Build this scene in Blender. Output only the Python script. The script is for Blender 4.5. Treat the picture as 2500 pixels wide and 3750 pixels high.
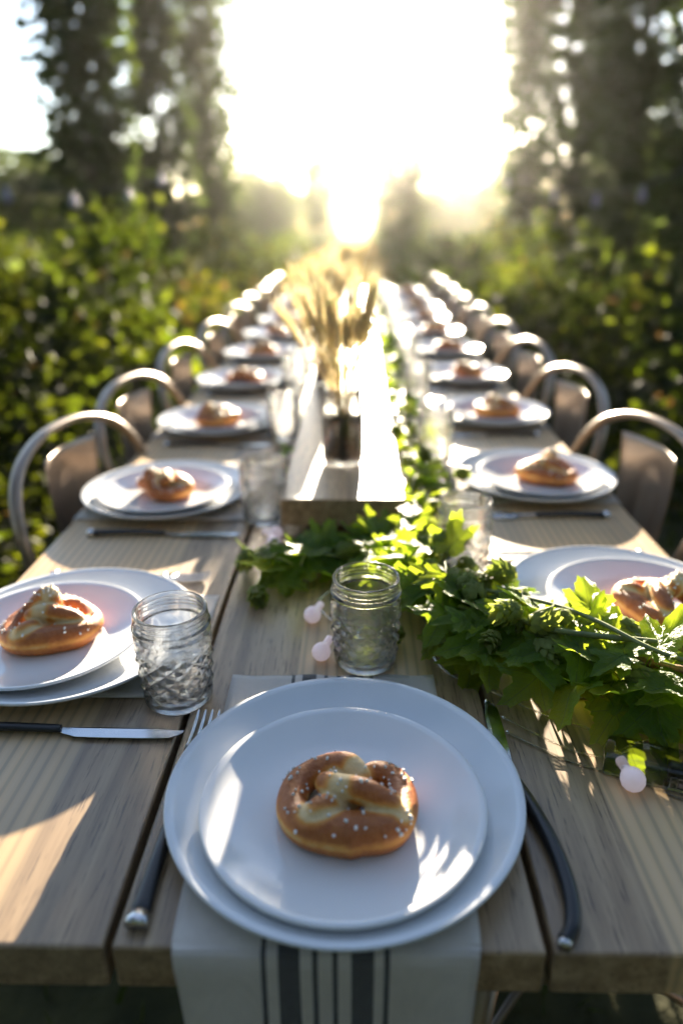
import bpy, bmesh, math, random
import numpy as np
from mathutils import Vector, Matrix, Euler, Quaternion

for o in list(bpy.data.objects): bpy.data.objects.remove(o)
SC = bpy.context.scene
COL = SC.collection
R = math.radians
random.seed(7); rng = np.random.default_rng(7)

# ------------------------------------------------------------------ camera, sky, sun, exposure
TZ = 0.74                       # table top height
CAMZ = TZ + 0.44
cam_d = bpy.data.cameras.new('camera'); cam = bpy.data.objects.new('camera', cam_d); COL.objects.link(cam)
cam_d.sensor_fit = 'VERTICAL'; cam_d.sensor_height = 36; cam_d.sensor_width = 24; cam_d.lens = 24.78
cam_d.clip_start = 0.02; cam_d.clip_end = 2000
cam.matrix_world = (Matrix.Translation((0, 0, CAMZ)) @ Matrix.Rotation(R(1.18), 4, 'Z')
                    @ Matrix.Rotation(R(90-22.3), 4, 'X') @ Matrix.Rotation(R(-0.35), 4, 'Z'))
cam_d.dof.use_dof = True; cam_d.dof.focus_distance = 0.64; cam_d.dof.aperture_fstop = 2.0
cam_d.dof.aperture_blades = 0
SC.camera = cam

SUN_AZ, SUN_EL = 3.1, 9.2
W = bpy.data.worlds.new('World'); SC.world = W; W.use_nodes = True
nt = W.node_tree; bg = nt.nodes['Background']
sky = nt.nodes.new('ShaderNodeTexSky'); sky.sky_type = 'NISHITA'; sky.sun_disc = False
sky.sun_elevation = R(SUN_EL); sky.sun_rotation = R(SUN_AZ); sky.altitude = 0
sky.air_density = .8; sky.dust_density = .35; sky.ozone_density = 1.5
# soft broken cloud in the sky
tc = nt.nodes.new('ShaderNodeTexCoord'); mp = nt.nodes.new('ShaderNodeMapping')
mp.inputs['Scale'].default_value = (1.6, 1.6, 5.0); mp.inputs['Location'].default_value = (3.1, 0.4, 0.2)
cn = nt.nodes.new('ShaderNodeTexNoise'); cn.inputs['Scale'].default_value = 1.7; cn.inputs['Detail'].default_value = 6
cr = nt.nodes.new('ShaderNodeMapRange'); cr.inputs[1].default_value = .45; cr.inputs[2].default_value = .68
cr.inputs[3].default_value = 0; cr.inputs[4].default_value = .75
mx = nt.nodes.new('ShaderNodeMix'); mx.data_type = 'RGBA'
sc_ = nt.nodes.new('ShaderNodeMix'); sc_.data_type = 'RGBA'; sc_.blend_type = 'ADD'; sc_.inputs[0].default_value = 1
nt.links.new(tc.outputs['Generated'], mp.inputs[0]); nt.links.new(mp.outputs[0], cn.inputs['Vector'])
nt.links.new(cn.outputs[0], cr.inputs[0]); nt.links.new(cr.outputs[0], mx.inputs[0])
nt.links.new(sky.outputs[0], sc_.inputs[6]); sc_.inputs[7].default_value = (1.6, 1.45, 1.45, 1)
nt.links.new(sky.outputs[0], mx.inputs[6]); nt.links.new(sc_.outputs[2], mx.inputs[7])
nt.links.new(mx.outputs[2], bg.inputs[0]); bg.inputs[1].default_value = 0.05

sl = bpy.data.lights.new('sun', 'SUN'); sl.energy = 5.0; sl.angle = R(0.6); sl.color = (1.0, .86, .66)
so = bpy.data.objects.new('sun', sl); COL.objects.link(so)
SD = Vector((math.sin(R(SUN_AZ))*math.cos(R(SUN_EL)), math.cos(R(SUN_AZ))*math.cos(R(SUN_EL)), math.sin(R(SUN_EL))))
so.rotation_euler = SD.to_track_quat('Z', 'Y').to_euler(); so.location = (0, 0, 9)
VS = SC.view_settings
VS.view_transform = 'Standard'; VS.look = 'None'; VS.exposure = 3.05; VS.gamma = 1; VS.use_curve_mapping = False
cy = SC.cycles
cy.use_denoising = True
cy.max_bounces = 14; cy.transparent_max_bounces = 24; cy.transmission_bounces = 10; cy.glossy_bounces = 4
cy.diffuse_bounces = 3; cy.volume_bounces = 1; cy.sample_clamp_indirect = 8
cy.caustics_refractive = False; cy.caustics_reflective = False

# ------------------------------------------------------------------ helpers
def tag(o, label=None, cat=None, group=None, kind=None):
    if label: o['label'] = label
    if cat: o['category'] = cat
    if group: o['group'] = group
    if kind: o['kind'] = kind
    return o
def empty(name, loc=(0, 0, 0), rz=0, label=None, cat=None, group=None):
    o = bpy.data.objects.new(name, None); COL.objects.link(o); o.empty_display_size = .05
    o.location = loc; o.rotation_euler = (0, 0, rz)
    return tag(o, label, cat, group)
def link(name, me, parent=None):
    o = bpy.data.objects.new(name, me); COL.objects.link(o)
    if parent: o.parent = parent
    return o
def mesh(name, V, F, m=None, smooth=True):
    me = bpy.data.meshes.new(name)
    me.from_pydata([tuple(v) for v in V], [], F)
    if m: me.materials.append(m)
    if smooth: me.polygons.foreach_set('use_smooth', [True]*len(me.polygons))
    me.update(); return me
def fastmesh(name, V, F, m, smooth=True, mi=None):
    """V (n,3) array, F (k,3|4) array"""
    me = bpy.data.meshes.new(name); k = F.shape[1]
    me.vertices.add(len(V)); me.vertices.foreach_set('co', V.astype(np.float32).ravel())
    me.loops.add(F.size); me.loops.foreach_set('vertex_index', F.astype(np.int32).ravel())
    me.polygons.add(len(F)); me.polygons.foreach_set('loop_start', np.arange(0, F.size, k, dtype=np.int32))
    try: me.polygons.foreach_set('loop_total', np.full(len(F), k, dtype=np.int32))
    except Exception: pass
    for mm in (m if isinstance(m, list) else [m]): me.materials.append(mm)
    if mi is not None: me.polygons.foreach_set('material_index', mi.astype(np.int32))
    me.polygons.foreach_set('use_smooth', np.full(len(F), smooth))
    me.update(calc_edges=True); me.validate(); return me
def copy_tree(o, parent=None):
    c = o.copy(); COL.objects.link(c)
    if parent: c.parent = parent
    for ch in list(o.children): copy_tree(ch, c)
    return c
class MB:
    def __init__(s): s.V = []; s.F = []
    def add(s, V, F, M=None):
        b = len(s.V)
        for v in V:
            v = Vector(v); s.V.append(tuple(M @ v) if M is not None else tuple(v))
        s.F += [tuple(i+b for i in f) for f in F]
    def box(s, x0, x1, y0, y1, z0, z1, bev=0, M=None, seg=2):
        bm = bmesh.new(); bmesh.ops.create_cube(bm, size=1)
        for v in bm.verts:
            v.co = Vector(((x0+x1)/2+v.co.x*(x1-x0), (y0+y1)/2+v.co.y*(y1-y0), (z0+z1)/2+v.co.z*(z1-z0)))
        if bev: bmesh.ops.bevel(bm, geom=bm.edges[:], offset=bev, segments=seg, affect='EDGES', profile=.6)
        bm.verts.index_update()
        s.add([v.co.copy() for v in bm.verts], [[v.index for v in f.verts] for f in bm.faces], M); bm.free()
    def lathe(s, prof, n=64, M=None, close=False, rfun=None):
        V = []; F = []; m = len(prof)
        for (r, z) in prof:
            for i in range(n):
                a = 2*math.pi*i/n; rr = rfun(r, z, a) if rfun else r
                V.append((rr*math.cos(a), rr*math.sin(a), z))
        for j in range(m-1 + (1 if close else 0)):
            k = (j+1) % m
            for i in range(n):
                F.append((j*n+i, j*n+(i+1) % n, k*n+(i+1) % n, k*n+i))
        if not close:
            if prof[0][0] > 1e-6: F.append(tuple(reversed(range(n))))
            if prof[-1][0] > 1e-6: F.append(tuple(range((m-1)*n, m*n)))
        s.add(V, F, M)
    def sweep(s, path, rad, n=10, up=(0, 0, 1), sx=1.0, sy=1.0, M=None, sq=0):
        P = [Vector(p) for p in path]; V = []; F = []; up = Vector(up)
        for i, p in enumerate(P):
            t = (P[min(i+1, len(P)-1)]-P[max(i-1, 0)]).normalized()
            a = t.cross(up)
            if a.length < 1e-3: a = t.cross(Vector((1, 0, 0)))
            a.normalize(); b = a.cross(t)
            r = rad[i] if isinstance(rad, (list, tuple)) else rad
            for k in range(n):
                th = 2*math.pi*k/n; c, d = math.cos(th), math.sin(th)
                if sq: c = math.copysign(abs(c)**sq, c); d = math.copysign(abs(d)**sq, d)
                V.append(p + a*(c*r*sx) + b*(d*r*sy))
        for i in range(len(P)-1):
            for k in range(n):
                F.append((i*n+k, i*n+(k+1) % n, (i+1)*n+(k+1) % n, (i+1)*n+k))
        F.append(tuple(reversed(range(n)))); F.append(tuple(range((len(P)-1)*n, len(P)*n)))
        s.add(V, F, M)
    def ball(s, c, r, sc=(1, 1, 1), seg=12, M=None):
        bm = bmesh.new(); bmesh.ops.create_uvsphere(bm, u_segments=seg, v_segments=max(5, seg//2), radius=r)
        bm.verts.index_update()
        s.add([Vector((v.co.x*sc[0]+c[0], v.co.y*sc[1]+c[1], v.co.z*sc[2]+c[2])) for v in bm.verts],
              [[v.index for v in f.verts] for f in bm.faces], M); bm.free()
    def me(s, name, m, smooth=True): 
        me = mesh(name, s.V, s.F, m, smooth)
        return me
    def obj(s, name, m, parent=None, smooth=True, auto=None):
        o = link(name, s.me(name, m, smooth), parent)
        if auto:
            md = o.modifiers.new('edge', 'EDGE_SPLIT'); md.split_angle = R(auto)
        return o
def spline(pts, n=10):
    P = [Vector(p) for p in pts]; out = []
    for i in range(len(P)-1):
        p0 = P[max(i-1, 0)]; p1 = P[i]; p2 = P[i+1]; p3 = P[min(i+2, len(P)-1)]
        for k in range(n):
            t = k/n
            out.append(.5*((2*p1)+(p2-p0)*t+(2*p0-5*p1+4*p2-p3)*t*t+(3*p1-p0-3*p2+p3)*t**3))
    out.append(P[-1]); return out

# ------------------------------------------------------------------ materials
def mat(name):
    m = bpy.data.materials.new(name); m.use_nodes = True
    nt = m.node_tree; return m, nt, nt.nodes['Principled BSDF'], nt.nodes['Material Output']
def N(nt, t, **kw):
    n = nt.nodes.new('ShaderNode'+t)
    for k, v in kw.items():
        if hasattr(n, k): setattr(n, k, v)
        else: n.inputs[k.replace('_', ' ')].default_value = v
    return n
def ramp(nt, src, stops):
    r = N(nt, 'ValToRGB'); e = r.color_ramp.elements
    while len(e) < len(stops): e.new(.5)
    for i, (p, c) in enumerate(stops): e[i].position = p; e[i].color = (*c, 1) if len(c) == 3 else c
    nt.links.new(src, r.inputs[0]); return r.outputs[0]
def mixc(nt, fac, a, b, mode='MIX'):
    m = N(nt, 'Mix', data_type='RGBA', blend_type=mode)
    for i, v in ((0, fac), (6, a), (7, b)):
        if isinstance(v, (int, float)): m.inputs[i].default_value = v
        elif isinstance(v, tuple): m.inputs[i].default_value = (*v, 1)
        else: nt.links.new(v, m.inputs[i])
    return m.outputs[2]
def mth(nt, op, a, b=None, c=None):
    m = N(nt, 'Math', operation=op)
    for i, v in enumerate((a, b, c)):
        if v is None: continue
        if isinstance(v, (int, float)): m.inputs[i].default_value = v
        else: nt.links.new(v, m.inputs[i])
    return m.outputs[0]
def noise(nt, vec, scale, detail=4, rough=.5, mscale=None):
    n = N(nt, 'TexNoise'); n.inputs['Scale'].default_value = scale; n.inputs['Detail'].default_value = detail
    n.inputs['Roughness'].default_value = rough
    if mscale:
        mp = N(nt, 'Mapping'); mp.inputs['Scale'].default_value = mscale; nt.links.new(vec, mp.inputs[0]); vec = mp.outputs[0]
    nt.links.new(vec, n.inputs['Vector']); return n.outputs[0]
def bump(nt, p, h, s=.3, d=.001):
    b = N(nt, 'Bump'); b.inputs['Strength'].default_value = s; b.inputs['Distance'].default_value = d
    nt.links.new(h, b.inputs['Height']); nt.links.new(b.outputs[0], p.inputs['Normal'])

def wood_mat(name, bounds, pale_first, rough=.40, dark=1.0):
    """weathered timber; 'bounds' = x positions where the heartwood / sapwood staves change"""
    m, nt, p, out = mat(name)
    tc = N(nt, 'TexCoord'); v = tc.outputs['Object']
    sep = N(nt, 'SeparateXYZ'); nt.links.new(v, sep.inputs[0])
    wob = noise(nt, v, 1.0, 3, .5, (3, 2.2, 3))
    x = mth(nt, 'ADD', sep.outputs[0], mth(nt, 'MULTIPLY', mth(nt, 'SUBTRACT', wob, .5), .012))
    g1 = noise(nt, v, 1.0, 5, .6, (70, 3.2, 70))        # long grain
    g2 = noise(nt, v, 1.0, 3, .6, (420, 26, 420))       # pores
    g3 = noise(nt, v, 1.0, 3, .55, (9, 1.6, 9))         # broad stain
    wv = N(nt, 'TexWave'); wv.wave_type = 'BANDS'; wv.bands_direction = 'X'
    wv.inputs['Scale'].default_value = 26; wv.inputs['Distortion'].default_value = 2.2
    wv.inputs['Detail'].default_value = 2; wv.inputs['Detail Scale'].default_value = .8
    mp = N(nt, 'Mapping'); mp.inputs['Scale'].default_value = (1, .09, 1); nt.links.new(v, mp.inputs[0])
    nt.links.new(mp.outputs[0], wv.inputs['Vector'])
    pale = ramp(nt, wv.outputs[1], [(0, (.76*dark, .52*dark, .27*dark)), (.7, (.71*dark, .465*dark, .23*dark)), (.93, (.44*dark, .30*dark, .16*dark))])
    pale = mixc(nt, .35, pale, ramp(nt, g1, [(.35, (.38*dark, .27*dark, .16*dark)), (.6, (.71*dark, .465*dark, .23*dark))]))
    grey = ramp(nt, g1, [(.3, (.20*dark, .120*dark, .060*dark)), (.5, (.40*dark, .265*dark, .145*dark)), (.7, (.56*dark, .39*dark, .225*dark))])
    pores = ramp(nt, g2, [(.56, (1, 1, 1)), (.66, (.34, .29, .25))])
    grey = mixc(nt, 1.0, grey, pores, 'MULTIPLY')
    # stave switch
    f = None; st = pale_first
    edges = sorted(bounds)
    fac = 1.0 if pale_first else 0.0
    val = N(nt, 'Value'); val.outputs[0].default_value = fac; cur = val.outputs[0]
    for b in edges:
        s = N(nt, 'MapRange'); s.interpolation_type = 'SMOOTHSTEP'
        s.inputs[1].default_value = b-.0018; s.inputs[2].default_value = b+.0018
        nt.links.new(x, s.inputs[0]); st = not st
        t = mixv = N(nt, 'Mix'); mixv.data_type = 'FLOAT'
        nt.links.new(s.outputs[0], mixv.inputs[0]); nt.links.new(cur, mixv.inputs[2]); mixv.inputs[3].default_value = 1.0 if st else 0.0
        cur = mixv.outputs[0]
    c = mixc(nt, cur, grey, pale)
    vo = N(nt, 'TexVoronoi'); vo.inputs['Scale'].default_value = 1; mk = N(nt, 'Mapping'); mk.inputs['Scale'].default_value = (13, 5.5, 1)
    nt.links.new(v, mk.inputs[0]); nt.links.new(mk.outputs[0], vo.inputs['Vector'])
    c = mixc(nt, ramp(nt, vo.outputs['Distance'], [(.0, (.75, .75, .75)), (.028, (.6, .6, .6)), (.06, (0, 0, 0))]), c, (.10*dark, .055*dark, .03*dark))
    c = mixc(nt, ramp(nt, g3, [(.4, (0, 0, 0)), (.75, (.5, .5, .5))]), c, (.20*dark, .165*dark, .12*dark))
    nt.links.new(c, p.inputs['Base Color'])
    rr = N(nt, 'MapRange'); rr.inputs[3].default_value = rough-.07; rr.inputs[4].default_value = rough+.13
    nt.links.new(g1, rr.inputs[0]); nt.links.new(rr.outputs[0], p.inputs['Roughness'])
    p.inputs['Coat Weight'].default_value = .55; p.inputs['Coat Roughness'].default_value = .30
    h = mth(nt, 'ADD', g1, mth(nt, 'MULTIPLY', mth(nt, 'MINIMUM', mth(nt, 'SUBTRACT', .66, g2), 0.0), 6.0))
    bump(nt, p, h, .35, .0008)
    return m
M_board = [wood_mat('wood_left', [-.245], True), wood_mat('wood_mid', [-.061, .08], False), wood_mat('wood_right', [.207], False)]
M_riser = wood_mat('wood_riser', [-.9, .9], True, .38, 1.05)
M_frame = wood_mat('wood_frame', [9], False, .6, .6)

def simple(name, col, rough=.5, metal=0, coat=0, var=0, vs=20, bmp=0, bs=200, spec=.5):
    m, nt, p, out = mat(name)
    p.inputs['Base Color'].default_value = (*col, 1); p.inputs['Roughness'].default_value = rough
    p.inputs['Metallic'].default_value = metal; p.inputs['Coat Weight'].default_value = coat
    p.inputs['Coat Roughness'].default_value = .05; p.inputs['Specular IOR Level'].default_value = spec
    v = N(nt, 'TexCoord').outputs['Object']
    if var:
        n = noise(nt, v, vs, 4)
        c = ramp(nt, n, [(.3, tuple(x*(1-var) for x in col)), (.7, tuple(min(1, x*(1+var)) for x in col))])
        nt.links.new(c, p.inputs['Base Color'])
        rr = N(nt, 'MapRange'); rr.inputs[3].default_value = max(.02, rough-.1); rr.inputs[4].default_value = rough+.12
        nt.links.new(n, rr.inputs[0]); nt.links.new(rr.outputs[0], p.inputs['Roughness'])
    if bmp: bump(nt, p, noise(nt, v, bs, 3), bmp, .0006)
    return m
M_china = simple('china', (.80, .80, .80), .10, var=.02, vs=14, coat=.4)
M_china2 = simple('china_dinner', (.76, .78, .80), .12, var=.02, vs=11, coat=.4)
M_steel = simple('steel', (.62, .62, .63), .16, 1, var=.05, vs=60)
M_black = simple('black_handle', (.012, .012, .013), .34, var=.3, vs=60, coat=.05)
M_gun = simple('gunmetal', (.34, .27, .215), .33, .65, var=.18, vs=9, bmp=.15, bs=90)
M_salt = simple('salt', (.85, .84, .82), .4)
M_bean = simple('bean', (.085, .045, .022), .28, var=.35, vs=120)
M_soil = simple('soil', (.045, .034, .022), .95, var=.4, vs=6, bmp=.6, bs=30)
M_twine = simple('twine', (.26, .16, .10), .9, var=.35, vs=300, bmp=.8, bs=900)
M_wirem = simple('trellis_cable', (.25, .25, .27), .5, .6)

def bulb_mat():
    m, nt, p, out = mat('frosted_bulb')
    p.inputs['Base Color'].default_value = (.82, .80, .86, 1); p.inputs['Roughness'].default_value = .38
    p.inputs['Subsurface Weight'].default_value = .5; p.inputs['Subsurface Radius'].default_value = (.012, .007, .006)
    p.inputs['Subsurface Scale'].default_value = 1
    p.inputs['Emission Color'].default_value = (1, .88, .96, 1); p.inputs['Emission Strength'].default_value = .03
    t = N(nt, 'BsdfTranslucent'); t.inputs[0].default_value = (.85, .70, .66, 1)
    mx = N(nt, 'MixShader'); mx.inputs[0].default_value = .35
    nt.links.new(p.outputs[0], mx.inputs[1]); nt.links.new(t.outputs[0], mx.inputs[2]); nt.links.new(mx.outputs[0], out.inputs[0])
    return m
M_bulb = bulb_mat()

def glass_mat(name, tint=(.97, .985, .97), clear=.5, rough=0.0):
    m, nt, p, out = mat(name); nt.nodes.remove(p)
    g = N(nt, 'BsdfGlass'); g.inputs['Color'].default_value = (*tint, 1); g.inputs['IOR'].default_value = 1.48
    g.inputs['Roughness'].default_value = rough
    t = N(nt, 'BsdfTransparent'); t.inputs[0].default_value = (*tint, 1)
    gl = N(nt, 'BsdfGlossy'); gl.inputs['Roughness'].default_value = .06
    fr = N(nt, 'Fresnel'); fr.inputs[0].default_value = 1.5
    nz = noise(nt, N(nt, 'TexCoord').outputs['Object'], 60, 2)
    b = N(nt, 'Bump'); b.inputs['Strength'].default_value = .12; b.inputs['Distance'].default_value = .0015
    nt.links.new(nz, b.inputs['Height'])
    for n_ in (g, gl, fr): nt.links.new(b.outputs[0], n_.inputs['Normal'])
    m1 = N(nt, 'MixShader'); nt.links.new(fr.outputs[0], m1.inputs[0]); nt.links.new(t.outputs[0], m1.inputs[1]); nt.links.new(gl.outputs[0], m1.inputs[2])
    rf = N(nt, 'BsdfRefraction'); rf.inputs['IOR'].default_value = 1.12; rf.inputs['Roughness'].default_value = .25
    rf.inputs['Color'].default_value = (*tint, 1); nt.links.new(b.outputs[0], rf.inputs['Normal'])
    m0 = N(nt, 'MixShader'); m0.inputs[0].default_value = .07
    nt.links.new(g.outputs[0], m0.inputs[1]); nt.links.new(rf.outputs[0], m0.inputs[2]); g = m0
    m2 = N(nt, 'MixShader'); m2.inputs[0].default_value = clear
    nt.links.new(g.outputs[0], m2.inputs[1]); nt.links.new(m1.outputs[0], m2.inputs[2]); nt.links.new(m2.outputs[0], out.inputs[0])
    return m
M_glass = glass_mat('jar_glass', (.998, 1, .996), .45)
M_plast = glass_mat('clear_plastic', (.86, .86, .84), .6, .15)

def leaf_mat(name, dark, light, trans, tw=.5, veins=False, rough=.42, scale=1.0, attr=None, broad=0):
    m, nt, p, out = mat(name)
    tc = N(nt, 'TexCoord'); v = tc.outputs['Object']
    oi = N(nt, 'ObjectInfo'); ge = N(nt, 'NewGeometry')
    rnd = mth(nt, 'FRACT', mth(nt, 'ADD', oi.outputs['Random'], ge.outputs['Random Per Island']))
    c = ramp(nt, rnd, [(0, dark), (.75, tuple((a+b)/2 for a, b in zip(dark, light))), (1, light)])
    n = noise(nt, v, 45*scale, 3)
    c = mixc(nt, .5, c, mixc(nt, n, tuple(x*.55 for x in dark), tuple(x*1.1 for x in light)))
    tcol = mixc(nt, rnd, trans, tuple(x*y for x, y in zip(trans, (.75, .9, .8))))
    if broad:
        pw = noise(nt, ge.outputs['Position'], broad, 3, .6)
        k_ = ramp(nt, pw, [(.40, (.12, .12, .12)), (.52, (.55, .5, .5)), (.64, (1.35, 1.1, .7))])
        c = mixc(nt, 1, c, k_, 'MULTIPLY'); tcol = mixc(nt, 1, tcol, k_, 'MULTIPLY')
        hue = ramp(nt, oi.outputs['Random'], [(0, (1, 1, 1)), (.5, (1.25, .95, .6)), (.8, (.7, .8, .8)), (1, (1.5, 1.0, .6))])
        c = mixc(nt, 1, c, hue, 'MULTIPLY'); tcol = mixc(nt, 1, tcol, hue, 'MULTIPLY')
    if attr:      # autumn leaves in the bush
        hot = ramp(nt, rnd, [(.0, (1, 1, 1)), (attr[0], (1, 1, 1)), (attr[0]+.005, (0, 0, 0))])
        c = mixc(nt, hot, c, attr[1]); tcol = mixc(nt, hot, tcol, attr[2])
    if veins:
        sp = N(nt, 'SeparateXYZ'); nt.links.new(v, sp.inputs[0])
        ax = mth(nt, 'ABSOLUTE', sp.outputs[0])
        # midrib and two side ribs from the stalk, then fine side veins
        rib = mth(nt, 'LESS_THAN', ax, .010)
        d2 = mth(nt, 'ABSOLUTE', mth(nt, 'SUBTRACT', mth(nt, 'MULTIPLY', ax, .64), mth(nt, 'MULTIPLY', sp.outputs[1], .77)))
        rib2 = mth(nt, 'LESS_THAN', d2, .008)
        d3 = mth(nt, 'ABSOLUTE', mth(nt, 'ADD', mth(nt, 'MULTIPLY', ax, -.17), mth(nt, 'MULTIPLY', sp.outputs[1], -.98)))
        rib3 = mth(nt, 'LESS_THAN', d3, .007)
        fin = mth(nt, 'SUBTRACT', mth(nt, 'MULTIPLY', sp.outputs[1], 9.0), mth(nt, 'MULTIPLY', ax, 8.0))
        fin = mth(nt, 'LESS_THAN', mth(nt, 'ABSOLUTE', mth(nt, 'SUBTRACT', mth(nt, 'FRACT', fin), .5)), .05)
        vein = mth(nt, 'MINIMUM', 1.0, mth(nt, 'ADD', mth(nt, 'MAXIMUM', mth(nt, 'MAXIMUM', rib, rib2), rib3), mth(nt, 'MULTIPLY', fin, .5)))
        c = mixc(nt, mth(nt, 'MULTIPLY', vein, .55), c, (.22, .28, .08))
        tcol = mixc(nt, mth(nt, 'MULTIPLY', vein, .5), tcol, (.10, .14, .02))
        bump(nt, p, mth(nt, 'ADD', mth(nt, 'MULTIPLY', vein, -.6), mth(nt, 'MULTIPLY', noise(nt, v, 14, 4), 1.6)), .5, .03)
    nt.links.new(c, p.inputs['Base Color']); p.inputs['Roughness'].default_value = rough
    p.inputs['Specular IOR Level'].default_value = .45 if veins else .12
    t = N(nt, 'BsdfTranslucent'); nt.links.new(tcol, t.inputs[0])
    mx = N(nt, 'MixShader'); mx.inputs[0].default_value = tw
    nt.links.new(p.outputs[0], mx.inputs[1]); nt.links.new(t.outputs[0], mx.inputs[2]); nt.links.new(mx.outputs[0], out.inputs[0])
    return m
M_leaf = leaf_mat('hop_leaf', (.045, .115, .015), (.13, .23, .03), (.66, .78, .04), .54, veins=True, rough=.40, scale=.2)
M_cone = leaf_mat('hop_cone', (.16, .20, .05), (.28, .32, .10), (.42, .46, .08), .42, rough=.5, scale=1)
M_stemg = simple('green_stem', (.16, .19, .06), .5, var=.3, vs=60)
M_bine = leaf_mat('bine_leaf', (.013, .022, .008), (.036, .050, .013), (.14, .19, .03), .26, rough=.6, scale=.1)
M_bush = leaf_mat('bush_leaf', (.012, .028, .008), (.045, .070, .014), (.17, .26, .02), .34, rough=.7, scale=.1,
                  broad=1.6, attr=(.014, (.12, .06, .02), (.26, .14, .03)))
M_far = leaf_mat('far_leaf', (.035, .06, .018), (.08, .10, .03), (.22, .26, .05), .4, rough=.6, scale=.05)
M_dry = leaf_mat('dry_grass', (.20, .13, .05), (.34, .24, .10), (.5, .34, .12), .5, rough=.6, scale=1)
M_wheat = leaf_mat('wheat', (.86, .72, .54), (.92, .80, .64), (1.0, .88, .70), .66, rough=.5, scale=2)
M_brst = simple('woody_stem', (.06, .05, .03), .8, var=.3)
M_pink = leaf_mat('pink_flower', (.30, .12, .18), (.42, .2, .28), (.4, .15, .22), .4)

# ------------------------------------------------------------------ setting
V = []; F = []
n = 60
xs = np.sign(np.linspace(-1, 1, n))*np.abs(np.linspace(-1, 1, n))**2.2*140
for j in range(n):
    for i in range(n):
        x, y = xs[i], xs[j]+8
        V.append((x, y, .03*math.sin(x*1.3+y*.7)+.02*math.sin(x*.31)*math.cos(y*.9)-.03))
for j in range(n-1):
    for i in range(n-1):
        F.append((j*n+i, j*n+i+1, (j+1)*n+i+1, (j+1)*n+i))
def ground_mat():
    m, nt, p, out = mat('field_ground')
    v = N(nt, 'TexCoord').outputs['Object']
    a = noise(nt, v, .6, 5); b = noise(nt, v, 9, 4)
    c = ramp(nt, a, [(.35, (.045, .055, .018)), (.55, (.085, .085, .032)), (.7, (.15, .115, .05))])
    c = mixc(nt, .5, c, ramp(nt, b, [(.35, (.03, .028, .015)), (.65, (.11, .10, .04))]))
    nt.links.new(c, p.inputs['Base Color']); p.inputs['Roughness'].default_value = .95
    bump(nt, p, b, .8, .05); return m
g = link('ground', mesh('ground', V, F, ground_mat())); tag(g, kind='structure')

# --- leaf scatter helper: kite shaped leaves folded on the midrib (6 verts / 4 tris)
BASE = np.array([(0, 0, 0), (-.42, .35, .10), (0, .45, 0), (.42, .35, .10), (0, 1.0, -.06), (-.30, .72, .05), (.30, .72, .05)])
BF = np.array([(0, 2, 1), (0, 3, 2), (1, 2, 5), (2, 3, 6), (5, 2, 4), (2, 6, 4)])
def leaves(P, D, U, S, base=BASE, bf=BF):
    D = D/np.linalg.norm(D, axis=1, keepdims=True)
    A = np.cross(D, U); A /= np.linalg.norm(A, axis=1, keepdims=True)+1e-9
    Nn = np.cross(A, D)
    V = P[:, None, :] + S[:, None, None]*(base[None, :, 0:1]*A[:, None, :]+base[None, :, 1:2]*D[:, None, :]+base[None, :, 2:3]*Nn[:, None, :])
    k = len(base); F = (np.arange(len(P))*k)[:, None, None]+bf[None]
    return V.reshape(-1, 3), F.reshape(-1, bf.shape[1])
def rnd_dirs(n, up=0.0):
    d = rng.normal(size=(n, 3)); d[:, 2] += up
    return d/np.linalg.norm(d, axis=1, keepdims=True)

# --- hop bines climbing tall strings
def bine_mesh(name, nl, h, r, size, seed, m=M_bine):
    rg = np.random.default_rng(seed)
    nc = int(h*34); cz = np.sort(rg.uniform(.25, h, nc)); ca = rg.uniform(0, 6.28, nc)
    cr_ = rg.uniform(.05, 1, nc)**.7*r*(.92+.10*(cz/h))
    C = np.c_[cr_*np.cos(ca), cr_*np.sin(ca), cz]
    idx = rg.integers(0, nc, nl)
    P = C[idx] + rg.normal(size=(nl, 3))*np.array([.08, .08, .12])*r/.3
    D = rg.normal(size=(nl, 3))*.7; D[:, :2] += P[:, :2]/r*.9; D[:, 2] -= .5
    U = rg.normal(size=(nl, 3))*.5+np.array([0, 0, 1.])
    S = rg.uniform(.6, 1.15, nl)*size
    V, F = leaves(P, D, U, S)
    return fastmesh(name, V, F, m)
def bine_stem(h, seed):
    rg = random.Random(seed); b = MB()
    for k in range(3):
        ph = rg.random()*6.3
        pts = [Vector((.03*math.cos(ph+z*4), .03*math.sin(ph+z*4), z)) for z in np.linspace(-.05, h, 40)]
        b.sweep(pts, .007, 5, up=(0, 1, 0))
    return b.me('bine_stem', M_brst)
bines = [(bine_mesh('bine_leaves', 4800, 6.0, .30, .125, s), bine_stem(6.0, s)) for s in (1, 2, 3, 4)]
def bine(i, x, y, label, sc=1.0, grp=None, rz=0, sz=1.0):
    o = empty('hop_bine', (x, y, 0), rz, label, 'hop plant', grp)
    o.scale = (sc, sc, sz)
    link('foliage', bines[i % 4][0], o); link('stem', bines[i % 4][1], o)
    return o
LB = [(-2.25, 6.6, 1.0, 'leafy hop bine column standing alone left of the table, leftmost of the tall dark columns'),
      (-2.2, 8.9, 1.0, 'tall hop bine column left of the table, directly right of the lone leftmost one'),
      (-2.15, 11.3, 1.15, 'tall hop bine column left of the table whose right edge meets the bright sky'),
      (-3.25, 12.8, 1.1, 'hop bine column standing behind the gap between the left columns')]
for k, (x, y, s, lb) in enumerate(LB[:3]): bine(k, x, y, lb, s, None, k*1.3)
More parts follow.
